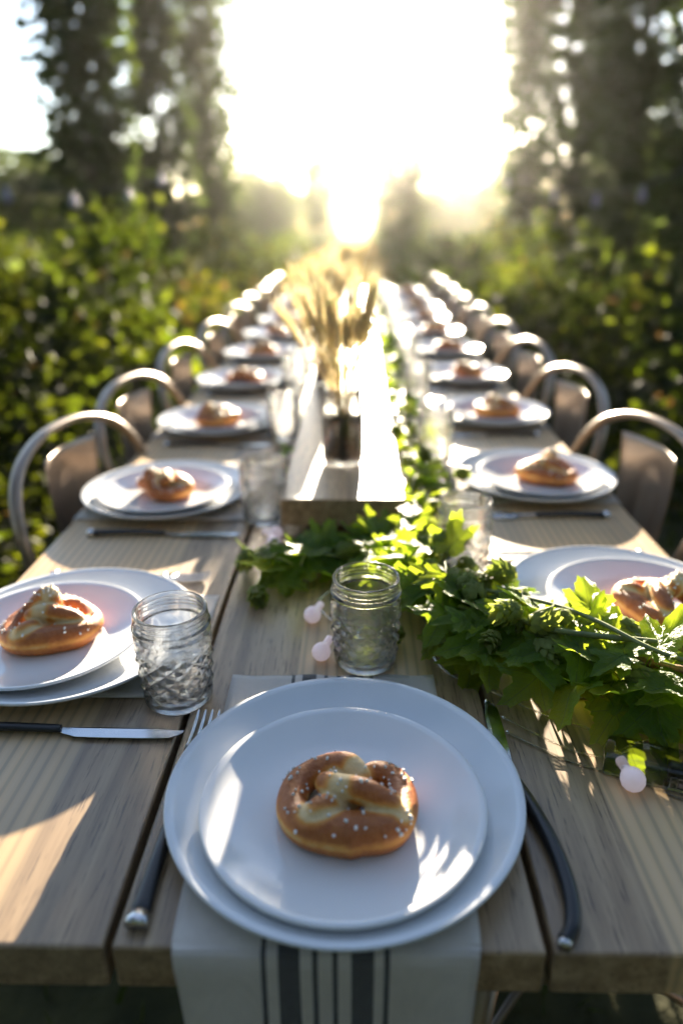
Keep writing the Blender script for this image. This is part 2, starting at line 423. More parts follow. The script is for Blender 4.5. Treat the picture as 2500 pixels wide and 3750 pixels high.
RB = [(2.22, 9.6, 1.0, 'hop bine column on the right whose left edge meets the bright sky'),
      (2.55, 8.5, 1.1, 'hop bine column on the right, second from the bright sky'),
      (2.5, 7.2, 1.05, 'hop bine column on the right, third from the bright sky'),
      (2.75, 6.1, 1.1, 'hop bine column on the right, fourth from the bright sky, fully dark'),
      (2.3, 4.55, .8, 'nearest dark hop bine column at the right edge of the picture'),
      (4.2, 7.3, 1.1, 'hop bine column behind the right edge group, seen through gaps')]
for k, (x, y, s, lb) in enumerate(RB):
    o = bine(k+1, x, y, lb, s, None, 0 if k < 2 else k*2.1+.5)
    if k < 2: o.rotation_euler = (0, R(-3.6), 0)
k = 0   # unseen hop columns carry the rows on past the camera, added to block skylight
for sgn, sd in ((-1, 'left'), (1, 'right')):
    for y in (3.1, 1.7, .3, -1.1, -2.5, -3.9, -5.3):
        if y > 1.5: continue
        k += 1; bine(k, sgn*(2.5+.2*(k % 2)), y, 'unseen hop bine column added to the %s row to shade the table front' % sd, 1.15, 'unseen hop columns added beside the table front for shade', k)
for x in (-1.9, -.9, .0, 1.0, 2.0):  # unseen cross row added behind the camera to darken light from there
    k += 1; bine(k, x, -4.2-.3*(k % 2), 'unseen hop bine column added behind the camera to block light on the table front', 1.2, 'unseen hop columns added behind the camera for shade', k)
# distant rows, each plant one object
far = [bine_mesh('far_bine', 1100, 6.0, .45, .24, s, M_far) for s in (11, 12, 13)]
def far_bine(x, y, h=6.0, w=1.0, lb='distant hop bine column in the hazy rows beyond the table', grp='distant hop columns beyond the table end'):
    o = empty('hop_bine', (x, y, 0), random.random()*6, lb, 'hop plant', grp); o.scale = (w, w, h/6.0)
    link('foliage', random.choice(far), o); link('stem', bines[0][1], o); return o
def az(px): return (px-820)/1750.0                    # image column of the photograph -> tangent of bearing
for px, d, h, w in [(546, 24, 3.5, .62), (572, 27, 3.0, .6), (598, 30, 3.5, .75), (625, 31, 2.9, .7), (655, 34, 3.1, .8), (680, 38, 2.7, .8), (518, 20, 2.7, .6), (560, 40, 3.2, 1.6), (610, 44, 3.2, 1.8), (665, 48, 2.9, 1.8),
                    (718, 30, 3.2, .7), (740, 26, 3.75, .85), (765, 33, 2.8, .8), (890, 30, 3.3, 1.0), (912, 22, 3.1, .8), (934, 20, 3.35, .8), (957, 24, 3.3, .8),
                    (985, 40, 2.6, 1.1), (1006, 36, 3.3, .7), (1030, 40, 2.5, 1.1), (1056, 36, 3.4, .7), (1082, 40, 2.5, 1.2), (1110, 30, 2.9, .6), (1138, 26, 3.0, .6), (1165, 22, 2.9, .6),
                    (-30, 20, 3.2, 1.5), (10, 22, 3.0, 1.5), (60, 19, 2.8, 1.5), (105, 22, 2.8, 1.5), (150, 21, 2.7, 1.5), (270, 19, 2.7, 1.4), (300, 22, 2.9, 1.5),
                    (325, 18, 2.8, 1.3), (1500, 14, 2.6, 1.2), (1560, 15, 2.9, 1.3), (1620, 14, 3.2, 1.3), (1440, 16, 3.5, 1.2), (1380, 17, 3.6, 1.2)]:
    far_bine(az(px)*d, d, h, w)
for k in range(46):                                   # closing rows at the back
    px = -500+k*58+random.uniform(-14, 14); d = random.uniform(48, 62)
    if 780 < px < 868: continue
    far_bine(az(px)*d, d, random.uniform(2.6, 3.6), 2.4)

# --- bushes and undergrowth
def bush_mesh(nl, h, r, size, seed, m=M_bush, squash=1.0):
    rg = np.random.default_rng(seed)
    nc = 34; ca = rg.uniform(0, 6.28, nc); cz = rg.uniform(.12, 1, nc)**.8*h
    cr_ = rg.uniform(0, 1, nc)**.5*r*(1.05-.55*(cz/h)**2)
    C = np.c_[cr_*np.cos(ca), cr_*np.sin(ca), cz]
    idx = rg.integers(0, nc, nl)
    P = C[idx]+rg.normal(size=(nl, 3))*np.array([.085, .085, .085])
    P[:, 2] = np.abs(P[:, 2])+.02
    D = rg.normal(size=(nl, 3))*.8; D[:, :2] += (P[:, :2]-C[idx][:, :2])*6; D[:, 2] += .1
    U = rg.normal(size=(nl, 3))*.9+np.array([0, -.5, .6])
    V, F = leaves(P, D, U, rg.uniform(.5, 1.2, nl)*size)
    me = fastmesh('bush_leaves', V, F, m)
    b = MB()
    for k in range(12):
        c = C[rg.integers(0, nc)]
        b.sweep(spline([(0, 0, -.05), (c[0]*.3, c[1]*.3, c[2]*.45), tuple(c)], 4), [.008*(1-.08*i) for i in range(9)], 5)
    return me, b.me('bush_stems', M_brst)
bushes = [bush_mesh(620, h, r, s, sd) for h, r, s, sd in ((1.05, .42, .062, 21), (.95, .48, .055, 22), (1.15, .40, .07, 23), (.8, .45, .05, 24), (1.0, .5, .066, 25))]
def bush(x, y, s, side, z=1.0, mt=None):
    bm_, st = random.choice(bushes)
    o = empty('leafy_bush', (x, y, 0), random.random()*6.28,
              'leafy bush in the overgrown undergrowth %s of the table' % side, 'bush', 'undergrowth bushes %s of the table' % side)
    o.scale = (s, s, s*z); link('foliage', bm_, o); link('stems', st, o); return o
def scatter(side, sg):
    pts = []
    tries = 0
    while len(pts) < 84 and tries < 6000:
        tries += 1
        y = .35+13*random.random()**1.2; x = 1.12+(.35+.42*y)*random.random()
        if y > 7: x += .0
        if all((x-a)**2+(y-b)**2 > (.30+.03*y)**2 for a, b in pts): pts.append((x, y))
    for x, y in pts:
        s = random.uniform(.78, 1.0)*(1.0 if y > 1.5 else .88)
        bush(sg*x, y, s*(1+.012*y), side, (.70 if y < 2.2 else .84 if y < 3.6 else 1.0)-.006*y)
scatter('left', -1); scatter('right', 1)
for k in range(16):  # unseen bushes added behind the camera to keep low sky off the table front
    o = bush(-2.4+k*.32, -1.25-.5*(k % 3), 1.1, 'left'); tag(o, 'unseen leafy bush added behind the camera to block low sky light', 'bush', 'unseen bushes added behind the camera as sky blockers')
# far undergrowth mass either side of and along the path (nobody could count it)
n = 26000
yy = 6.2+rng.random(n)**1.5*52; xx = (rng.random(n)*2-1)*(2+yy*.62)
path_ = np.abs(xx-(-.2-.0*yy)) < .55+.012*yy
hz = np.where(path_, .18, .55+.25*np.sin(xx*1.7+yy*.9)+.15*np.sin(xx*4.1))*(1)
zz = rng.random(n)**.6*np.maximum(hz, .12)
Vv, Ff = leaves(np.c_[xx, yy, zz], rnd_dirs(n, .4), rnd_dirs(n, 1.0), rng.uniform(.05, .13, n)*(1+yy*.02))
tag(link('undergrowth', fastmesh('undergrowth', Vv, Ff, M_far)), 'green undergrowth filling the field behind the table', 'undergrowth', kind='stuff')
BL = np.array([(-.05, 0, 0), (.05, 0, 0), (.035, .5, .02), (-.035, .5, .02), (0, 1, .1)])
BLF = np.array([(0, 1, 2), (0, 2, 3), (3, 2, 4)])
n = 9000
yy = -1+rng.random(n)*9; xx = (rng.random(n)*2-1)*1.7
D = rng.normal(size=(n, 3))*.35; D[:, 2] = 1
Vv, Ff = leaves(np.c_[xx, yy, np.full(n, -.03)], D, rnd_dirs(n), rng.uniform(.06, .16, n), BL, BLF)
tag(link('grass', fastmesh('grass', Vv, Ff, M_far)), 'short grass on the ground under and around the table', 'grass', kind='stuff')
n = 5200
yy = 6.4+rng.random(n)*24; xx = -.15+rng.normal(size=n)*.42
D = rng.normal(size=(n, 3))*.3; D[:, 2] = 1
Vv, Ff = leaves(np.c_[xx, yy, np.full(n, -.03)], D, rnd_dirs(n), rng.uniform(.35, .75, n), BL*np.array([.5, 1, 1]), BLF)
tag(link('dry_grass', fastmesh('dry_grass', Vv, Ff, M_dry)), 'tall dry straw coloured grass along the path behind the table', 'grass', kind='stuff')
# leaning weathered post on the left, and the wires with small bulbs in the yard
b = MB(); b.sweep([(-1.98, 4.0, -.05), (-2.04, 4.02, .7), (-2.12, 4.05, 1.5)], [.034, .032, .03], 12); 
tag(b.obj('wooden_post', simple('old_post', (.20, .16, .11), .8, var=.3, vs=25)), 'leaning weathered wooden post at the left edge of the field', 'post')
def yard_lights(pts, nb, label):
    e = empty('string_lights', pts[0], 0, label, 'string lights')
    o = Vector(pts[0]); P = [p-o for p in spline(pts, 10)]
    b = MB(); b.sweep(P, .004, 5); b.obj('wire', M_black, e)
    bb = MB(); bb.lathe([(.001, .03), (.012, .028), (.013, 0), (.026, -.02), (.03, -.045), (.022, -.068), (.001, -.078)], 12)
    me = bb.me('yard_bulb', simple('yard_bulb_'+label[:4], (.10, .11, .17), .3))
    for i in range(nb):
        p = P[int((i+.5)/nb*(len(P)-1))]; k = link('bulb', me, e); k.location = p-Vector((0, 0, .03))
yard_lights([(-2.6, 4.6, 1.62), (-2.2, 5.0, 1.40), (-1.7, 5.6, 1.42), (-1.5, 6.3, 1.6)], 5, 'string of small dim bulbs hanging in the hops left of the table')
yard_lights([(1.3, 7.4, 1.62), (1.7, 6.4, 1.42), (2.0, 5.6, 1.40), (2.3, 4.9, 1.6)], 5, 'string of small dim bulbs hanging in the hops right of the table')

# ------------------------------------------------------------------ the table
Y0, Y1 = .317, 5.35
table = empty('long_table', (0, 0, 0), 0, 'long farmhouse table of three pale and grey weathered planks', 'table')
for k, (x0, x1) in enumerate(((-.451, -.1655), (-.1600, .1255), (.1305, .445))):
    bm = bmesh.new(); bmesh.ops.create_cube(bm, size=1)
    for v in bm.verts: v.co = Vector(((x0+x1)/2+v.co.x*(x1-x0), (Y0+Y1)/2+v.co.y*(Y1-Y0), TZ-.0195+v.co.z*.039))
    bmesh.ops.bevel(bm, geom=bm.edges[:], offset=.0035, segments=3, affect='EDGES', profile=.6)
    me = bpy.data.meshes.new('plank'); bm.to_mesh(me); bm.free(); me.materials.append(M_board[k])
    me.polygons.foreach_set('use_smooth', [False]*len(me.polygons)); link('plank', me, table)
for x in (-.36, .30):
    for y in (1.15, 2.4, 3.8, 5.1):
        b = MB(); b.box(x, x+.07, y, y+.07, -.03, TZ-.041, .004); b.obj('leg', M_frame, table, False)
for y in (1.15, 2.4, 3.8, 5.1):
    b = MB(); b.box(-.42, .42, y+.015, y+.055, TZ-.13, TZ-.042, .003); b.obj('crossbar', M_frame, table, False)
for x in (-.40, .36):
    b = MB(); b.box(x, x+.035, 1.1, 5.2, TZ-.13, TZ-.044, .003); b.obj('apron', M_frame, table, False)

# ------------------------------------------------------------------ raised centre boards
def riser(y0, y1, label):
    e = empty('riser_board', (-.0185, y0, TZ), 0, label, 'wooden riser')
    L = y1-y0
    b = MB(); b.box(-.0915, .0915, 0, L, .024, .066, .0025); b.obj('board', M_riser, e, False)
    for y in (.06, L/2, L-.14):
        b = MB(); b.box(-.065, .065, y, y+.05, .0005, .0235, .002); b.obj('support_block', M_frame, e, False)
riser(.96, 2.36, 'long raised wooden board down the table middle, under the near wheat jar')
riser(3.0, 4.5, 'second raised pale wooden board farther down the middle of the table')

# ------------------------------------------------------------------ plates
def plate_prof(R_, rise, foot, t=.0042):
    top = [(0, .0045), (foot*.55, .0045), (foot*.95, .0050)]
    for k in range(1, 9):
        u = k/8; top.append((foot+(R_-foot)*u, .0050+(rise-.0050)*(u**1.55)))
    bot = []
    for k in range(8, 0, -1):
        u = k/8; bot.append((foot+(R_-foot)*u-.0012, max(.0, .0050+(rise-.0050)*(u**1.55)-t)))
    prof = [(0.0001, top[0][1])]+top[1:]
    prof += [(R_+.0011, rise-.0009), (R_+.0010, rise-.0026)]
    prof += bot+[(foot*.98, 0.0), (foot*.93, 0.0), (foot*.90, .0012), (.0001, .0012)]
    return prof
def plate_me(name, R_, rise, foot, m):
    b = MB(); b.lathe(plate_prof(R_, rise, foot), 112); return b.me(name, m)
ME_big = plate_me('dinner_plate', .141, .0200, .088, M_china2)
ME_small = plate_me('salad_plate', .1095, .0180, .062, M_china)
NZ = .0036
ORD = ['nearest', 'second', 'third', 'fourth', 'fifth', 'sixth', 'seventh', 'eighth', 'ninth', 'tenth', 'eleventh']

# ------------------------------------------------------------------ pretzels
def pretzel(name, seed, lift=0.0, sc=1.0, salt=50, res=.0016):
    rg = random.Random(seed)
    j = lambda s=.002: rg.uniform(-s, s)
    RS = [(0, -.032, .0155, .0175), (.030, -.028, .0150, .0160), (.047, -.004, .0140, .0130), (.042, .022, .0135, .0125), (.023, .034, .0150, .0115),
          (.005, .025, .0120, .0095), (-.012, .015, .0200, .0100), (-.017, .007, .0275, .0102), (-.004, .001, .0320, .0108), (.013, -.007, .0320, .0112), (.030, -.014, .0270, .0105), (.038, -.018, .0220, .0085)]
    LS = [(0, -.032, .0155, .0175), (-.031, -.029, .0150, .0155), (-.048, -.005, .0140, .0135), (-.043, .022, .0145, .0130), (-.022, .034, .0190, .0120),
          (-.002, .028, .0275, .0108), (.009, .016, .0230, .0095), (.001, .003, .0140, .0095), (-.012, -.007, .0200, .0105), (-.022, -.017, .0265, .0118), (-.029, -.025, .0255, .0105)]
    strands = []
    for S in (RS, LS):
        pts = [(x*sc+j(), y*sc+j(), z*sc+j(.001)+lift*math.exp(-((x-.006)**2+(y-.026)**2)/.0004), r*sc) for x, y, z, r in S]
        P = spline([p[:3] for p in pts], 8)
        rr = [v.x for v in spline([(p[3], 0, 0) for p in pts], 8)]
        strands.append((P, rr))
    bm = MB()
    for P, rr in strands:
        bm.sweep(P, rr, 16)
        bm.ball(P[-1], rr[-1]*1.0, seg=14); bm.ball(P[0], rr[0]*1.0, seg=14)
    me0 = bm.me('tmp', None); me0.materials.clear()
    o = link('tmp', me0)
    md = o.modifiers.new('r', 'REMESH'); md.mode = 'VOXEL'; md.voxel_size = res
    sm = o.modifiers.new('s', 'SMOOTH'); sm.factor = .5; sm.iterations = 3
    dg = bpy.context.evaluated_depsgraph_get(); ev = o.evaluated_get(dg)
    me = bpy.data.meshes.new_from_object(ev, depsgraph=dg); me.name = name
    bpy.data.objects.remove(o)
    nv = len(me.vertices); co = np.empty(nv*3, np.float32); me.vertices.foreach_get('co', co); co = co.reshape(-1, 3)
    nr = np.empty(nv*3, np.float32); me.vertices.foreach_get('normal', nr); nr = nr.reshape(-1, 3)
    # crust = how cleanly one strand owns the surface (seams stay pale), and how far above the flank
    ds = []
    cuts = [(44, 64), (64, 200)]
    ring = np.concatenate([np.array([tuple(p) for p in P[:44]]) for P, rr in strands]); rr_ = np.concatenate([np.array(rr[:44]) for P, rr in strands])
    ds.append((np.sqrt(((co[:, None, :]-ring[None])**2).sum(2))-rr_[None]).min(1))
    for P, rr in strands:
        Pn = np.array([tuple(p) for p in P]); rn = np.array(rr)
        for a, b_ in cuts:
            q = Pn[a:b_]; r_ = rn[a:b_]
            if len(q) == 0: continue
            d = np.sqrt(((co[:, None, :]-q[None])**2).sum(2))-r_[None]
            ds.append(d.min(1))
    ds = np.sort(np.array(ds), axis=0); gap = (ds[1]-ds[0])
    crust = np.clip((gap-.0008)/.0068, 0, 1)
    crust *= 1-.55*np.exp(-((nr[:, 2]-.12)/.26)**2)*(co[:, 1] < .01)
    # flatten the base
    zmin = co[:, 2].min(); 
    base = .0025*sc; m_ = co[:, 2] < zmin+base*1.6
    co[m_, 2] = zmin+base*1.6
    co[:, 2] -= co[:, 2].min()
    me.vertices.foreach_set('co', co.ravel())
    at = me.attributes.new('crust', 'FLOAT', 'POINT'); at.data.foreach_set('value', crust.astype(np.float32))
    me.materials.clear(); me.materials.append(M_pretzel)
    me.polygons.foreach_set('use_smooth', [True]*len(me.polygons)); me.update()
    # salt grains
    up = np.where((nr[:, 2] > .45) & (co[:, 2] > .012))[0]
    sb = MB(); rg2 = np.random.default_rng(seed+5)
    cl = co[rg2.choice(up, 7)]
    for k in range(salt):
        if k % 3: 
            i = rg2.choice(up)
        else:
            c = cl[rg2.integers(0, 7)]+rg2.normal(size=3)*.006; i = up[np.argmin(((co[up]-c)**2).sum(1))]
        s = rg2.uniform(.0009, .0016)
        M = Matrix.Translation(Vector(co[i])+Vector(nr[i])*s*.5) @ Euler(rg2.uniform(0, 3, 3)).to_matrix().to_4x4()
        sb.box(-s, s, -s*.7, s*.7, -s*.7, s*.7, s*.3, M, 1)
    return me, (sb.me('salt', M_salt) if salt else None)
def pretzel_mat():
    m, nt, p, out = mat('pretzel_crust')
    v = N(nt, 'TexCoord').outputs['Object']
    at = N(nt, 'Attribute'); at.attribute_name = 'crust'
    n1 = noise(nt, v, 55, 5, .6); n2 = noise(nt, v, 300, 4, .6); n3 = noise(nt, v, 26, 2)
    f = mth(nt, 'ADD', at.outputs['Fac'], mth(nt, 'MULTIPLY', mth(nt, 'SUBTRACT', n1, .5), .7))
    f = mth(nt, 'ADD', f, mth(nt, 'MULTIPLY', mth(nt, 'SUBTRACT', n3, .5), .5))
    c = ramp(nt, f, [(.10, (.80, .60, .32)), (.34, (.74, .47, .18)), (.46, (.74, .33, .055)), (.72, (.55, .17, .022)), (1.0, (.36, .09, .010))])
    c = mixc(nt, .12, c, ramp(nt, n2, [(.3, (.25, .1, .03)), (.7, (.7, .42, .18))]))
    nt.links.new(c, p.inputs['Base Color'])
    p.inputs['Subsurface Weight'].default_value = .12; p.inputs['Subsurface Radius'].default_value = (.006, .003, .001); p.inputs['Subsurface Scale'].default_value = 1
    rr = N(nt, 'MapRange'); rr.inputs[1].default_value = .2; rr.inputs[3].default_value = .7; rr.inputs[4].default_value = .46
    nt.links.new(f, rr.inputs[0]); nt.links.new(rr.outputs[0], p.inputs['Roughness'])
    bump(nt, p, mth(nt, 'ADD', mth(nt, 'MULTIPLY', n1, 1.0), mth(nt, 'MULTIPLY', n2, .45)), .8, .0026)
    return m
M_pretzel = pretzel_mat()
PZ = [pretzel('pretzel_flat', 3, 0, .92, 90, .0014), pretzel('pretzel_knot', 8, .020, .90, 70, .0016), pretzel('pretzel_far', 12, .012, .92, 26, .0022)]

# ------------------------------------------------------------------ linen
def linen_mat():
    m, nt, p, out = mat('striped_linen')
    v = N(nt, 'TexCoord').outputs['Object']; sp = N(nt, 'SeparateXYZ'); nt.links.new(v, sp.inputs[0])
    x = mth(nt, 'ADD', sp.outputs[0], mth(nt, 'MULTIPLY', mth(nt, 'SUBTRACT', noise(nt, v, 700, 2), .5), .0006))
    tot = None
    for a, b_ in ((-.0425, -.0390), (-.0315, -.0170), (-.0090, -.0052), (.0042, .0078), (.0165, .0315), (.0380, .0418)):
        s = mth(nt, 'MULTIPLY', mth(nt, 'GREATER_THAN', x, a), mth(nt, 'LESS_THAN', x, b_))
        tot = s if tot is None else mth(nt, 'ADD', tot, s)
    w = noise(nt, v, 1, 2, .5, (1500, 60, 1500)); w2 = noise(nt, v, 1, 2, .5, (60, 1500, 60)); n3 = noise(nt, v, 25, 3)
    wh = mixc(nt, n3, (.70, .62, .54), (.84, .76, .68))
    c = mixc(nt, tot, wh, (.030, .030, .038))
    c = mixc(nt, mth(nt, 'MULTIPLY', mth(nt, 'ADD', w, w2), .22), c, (.30, .28, .25))
    nt.links.new(c, p.inputs['Base Color']); p.inputs['Roughness'].default_value = .9
    p.inputs['Sheen Weight'].default_value = .2
    bump(nt, p, mth(nt, 'ADD', mth(nt, 'ADD', w, w2), mth(nt, 'MULTIPLY', n3, 2.5)), .5, .0008)
    return m
M_linen = linen_mat()
def napkin(name, w0, w1, pathpts, seed):
    """cloth strip; path = (y, z) points, widths along it; local x is across the stripes"""
    rg = random.Random(seed); P = spline([(0, y, z) for y, z in pathpts], 8)
    V = []; F = []; nx = 28; L = len(P); ph = rg.random()*6
    for side in (0, 1):
        for i, p in enumerate(P):
            u = i/(L-1); w = w0+(w1-w0)*u
            t = (P[min(i+1, L-1)]-P[max(i-1, 0)]).normalized(); nn = Vector((1, 0, 0)).cross(t)
            for k in range(nx+1):
                s = (k/nx-.5)
                wave = .0009*math.sin(s*17+ph+u*5)+.0007*math.sin(s*31+u*9+ph*2)
                drop = max(0, -p.z-.01)
                wave += (.011*math.sin(s*7+ph)+.005*math.sin(s*17+ph*2+u*2))*min(1, drop*8)
                skew = .004*math.sin(u*3.1+ph)
                q = p+nn*(.0011+wave*.8 if side == 0 else -.0009+wave*.8)
                V.append((s*w+skew*s*2, q.y, max(q.z, .0003+.0012*(1-side)) if p.z > -.003 else q.z))
    row = nx+1; off = L*row
    for i in range(L-1):
        for k in range(nx):
            a = i*row+k; F.append((a, a+1, a+1+row, a+row)); b_ = off+a; F.append((b_, b_+row, b_+1+row, b_+1))
    for i in range(L-1):
        a = i*row; F.append((a, a+row, off+a+row, off+a)); a = i*row+nx; F.append((a, off+a, off+a+row, a+row))
    for k in range(nx):
        F.append((k, off+k, off+k+1, k+1)); a = (L-1)*row+k; F.append((a, a+1, off+a+1, off+a))
    return mesh(name, V, F, M_linen)
# the napkin at the head hangs over the end of the table
nf = link('napkin', napkin('napkin_front', .203, .189, [(.300, .0016), (.20, .0015), (.10, .0015), (.03, .0015), (.006, .0014), (-.0035, -.006), (-.005, -.03), (-.006, -.08), (-.009, -.14), (-.012, -.22)], 1))
nf.location = (-.0185, Y0, TZ); nf.rotation_euler = (0, 0, R(.8))
tag(nf, 'white linen napkin with black stripes hanging over the front end of the table', 'napkin')
ME_nap = napkin('napkin_side', .20, .20, [(.155, .0016), (.08, .0015), (0, .0015), (-.10, .0015), (-.12, .0014), (-.1285, -.005), (-.1305, -.03), (-.132, -.07), (-.134, -.12)], 3)

# ------------------------------------------------------------------ cutlery (local: x right, y towards tip, z up; origin at the end of the handle)
def cutlery_meshes():
    d = {}
    b = MB(); b.sweep(spline([(0, 0, .005), (0, .02, .006), (0, .06, .0065), (0, .108, .005)], 5), [.0052, .0056, .0056, .0052, .005, .0048, .0046, .0045, .0044, .0043, .0042, .0041, .004, .0039, .0038, .0036], 14, sx=1.25, sy=.8)
    d['handle'] = b.me('cutlery_handle', M_black)
    b = MB(); b.sweep([(0, -.0085, .0045), (0, -.006, .0048), (0, .0005, .0052)], [.0062, .0068, .0056], 14, sx=1.25, sy=.85); d['cap'] = b.me('cutlery_cap', M_steel)
    # knife blade
    prof = [(.105, .0036), (.112, .0065), (.125, .0095), (.15, .0100), (.18, .0100), (.20, .0096), (.212, .0080), (.220, .0045), (.2235, .0012)]
    V = []; F = []
    for y, w in prof:
        x0 = -.0042 if y < .2 else -.0042+(y-.2)*.15
        for (x, z) in ((x0, .0034), (x0+w*.3, .0046), (x0+w*1.45, .0040), (x0+w*1.45+.0002, .0036), (x0+w*1.45, .0032), (x0+w*.3, .0026)): V.append((x, y, z))
    for i in range(len(prof)-1):
        for k in range(6): F.append((i*6+k, i*6+(k+1) % 6, (i+1)*6+(k+1) % 6, (i+1)*6+k))
    F.append(tuple(reversed(range(6)))); F.append(tuple(range((len(prof)-1)*6, len(prof)*6)))
    d['blade'] = mesh('knife_blade', V, F, M_steel, False)
    # fork head: neck, palm and four tines
    b = MB()
    b.sweep(spline([(0, .104, .005), (0, .125, .0045), (0, .145, .0035)], 4), [.0036, .0028, .0026, .003, .0034, .004, .005, .0075, .0100], 10, sx=1, sy=.28)
    V = []; F = []
    pts = [(-.0100, .143), (.0100, .143), (.0112, .160), (-.0112, .160)]
    b.add([(x, y, .0030+.0008) for x, y in pts]+[(x, y, .0014) for x, y in pts], [(0, 1, 2, 3), (7, 6, 5, 4), (0, 4, 5, 1), (1, 5, 6, 2), (2, 6, 7, 3), (3, 7, 4, 0)])
    for k in range(4):
        x = -.0094+k*.00627
        b.sweep(spline([(x, .158, .0026), (x, .178, .0018), (x, .195, .0034), (x, .205, .0058)], 4), [.0018]*8+[.0016, .0014, .0012, .001, .0006], 8, sx=1.0, sy=.7)
    d['tines'] = b.me('fork_tines', M_steel)
    return d
CM = cutlery_meshes()
def knife(x, y, rz, label, z=0, grp=None):
    e = empty('table_knife', (x, y, TZ+z), rz, label, 'knife', grp)
    link('handle', CM['handle'], e); link('handle_cap', CM['cap'], e); link('blade', CM['blade'], e); return e
def fork(x, y, rz, label, z=0, grp=None):
    e = empty('table_fork', (x, y, TZ+z), rz, label, 'fork', grp)
    link('handle', CM['handle'], e); link('handle_cap', CM['cap'], e); link('tines', CM['tines'], e); return e

# ------------------------------------------------------------------ glass jars
def jar_mesh():
    prof = []
    Hh = .0960
    out = [(.0001, .0030), (.020, .0030), (.0235, .0005), (.0272, .0008), (.0298, .0035)]
    nz = 64
    for i in range(nz+1):
        z = .006+(.070-.006)*i/nz
        r = .0310+.0032*min(1, (z-.006)/.05)
        out.append((r, z))
    out += [(.0343, .0725), (.0336, .0750), (.0322, .0765), (.0318, .0780), (.0334, .0790), (.0345, .0800), (.0345, .0812), (.0330, .0824),
            (.0318, .0834), (.0328, .0843), (.0332, .0850), (.0322, .0860), (.0315, .0870), (.0322, .0877), (.0328, .0886), (.0318, .0900), (.0314, .0915), (.0320, .0930), (.0324, .0945), (.0318, .0957), (.0304, .0960), (.0292, .0953)]
    inn = [(.0290, .0930), (.0290, .080), (.0297, .074), (.0308, .068), (.0308, .040), (.0296, .020), (.0280, .011), (.0240, .0065), (.0001, .0052)]
    prof = out+inn; nout = 5+nz+1
    def rf(r, z, a):
        if .012 < z < .060 and r > .0300 and abs(r-(.0310+.0032*min(1, (z-.006)/.05))) < 1e-5:
            # quilted diamonds: pyramids on a diagonal lattice
            u = a/(2*math.pi)*12; w = (z-.012)/.048*3.5
            p, q = (u+w) % 1, (u-w) % 1
            h = min(p, 1-p, q, 1-q)*2
            c = max(0, 1-abs(((u) % 1)-.5)*10)*.25
            return r-.0026*(1-h)+.0012
        return r
    b = MB(); b.lathe(prof, 192, rfun=rf)
    me = b.me('jelly_jar', M_glass)
    # facets stay crisp on the quilted band
    return me
ME_jar = jar_mesh()
def jar(x, y, label, grp=None, rz=0):
    o = link('glass_jar', ME_jar); o.location = (x, y, TZ+.0005); o.rotation_euler = (0, 0, rz); o.scale = (1.08,)*3
    tag(o, label, 'glass jar', grp); return o
JL = [(-.175, .580, 'empty quilted glass jar beside the nearest left plate, by the fork tips'),
      (-.143, 1.035, 'empty quilted glass jar beside the second left plate, left of the riser board end'),
      (-.155, 1.50, 'empty quilted glass jar beside the third left plate from the front'),
      (-.170, 1.99, 'empty quilted glass jar beside the fourth left plate from the front')]
JR = [(.0115, .646, 'empty quilted glass jar standing alone just behind the front plate among the hop leaves'),
      (.146, .866, 'empty glass jar right of the riser board end, behind the hop garland'),
      (.156, 1.335, 'sunlit glass jar beside the third right plate from the front'),
      (.163, 1.86, 'sunlit glass jar beside the fourth right plate from the front')]
for x, y, lb in JL+JR: jar(x, y, lb, 'empty glass jars on the table', random.random()*3)
for k in range(4, 10):
    jar(-.165+random.uniform(-.01, .01), 1.99+.465*(k-3), 'glass jar beside the %s left plate from the front, in the bright far part' % ORD[k], 'empty glass jars on the table')
    jar(.165+random.uniform(-.01, .01), 1.86+.465*(k-3), 'glass jar beside the %s right plate from the front, in the bright far part' % ORD[k], 'empty glass jars on the table')

# ------------------------------------------------------------------ place settings
def setting(x, y, xs_, ys_, side, where, pi, prz, pxy=None, nap=True):
    where_s = where
    o = link('dinner_plate', ME_big); o.location = (x, y, TZ+NZ); tag(o, 'large white dinner plate at the %s' % where, 'plate', 'large white dinner plates')
    o = link('salad_plate', ME_small); o.location = (xs_, ys_, TZ+NZ+.0049); tag(o, 'smaller white plate on the dinner plate at the %s' % where, 'plate', 'smaller white plates')
    pe = empty('pretzel', ((pxy or (xs_, ys_))[0], (pxy or (xs_, ys_))[1], TZ+NZ+.0049+.0048), prz, 'golden brown soft pretzel on the plates at the %s' % where, 'pretzel', 'soft pretzels')
    link('crust', PZ[pi][0], pe); s = link('salt', PZ[pi][1], pe); s['kind'] = 'stuff'
    if nap:
        q = link('napkin', ME_nap); q.location = (-.326 if side == 'left' else .320, y+.002, TZ)
        q.rotation_euler = (0, 0, R(-90) if side == 'left' else R(90))
        tag(q, 'white striped linen napkin under the plates at the %s' % where, 'napkin', 'striped linen napkins')
    return pe
pe = setting(-.008, .443, -.009, .424, 'front', 'head of the table, nearest the camera', 0, 0, (-.004, .418), nap=False)
pe['label'] = 'salted golden brown soft pretzel on the front plate, nearest the camera'
fk = fork(-.146, .338, R(-1.6), 'black handled fork at the head of the table, left of the front plate')
fk.scale = (1.06,)*3
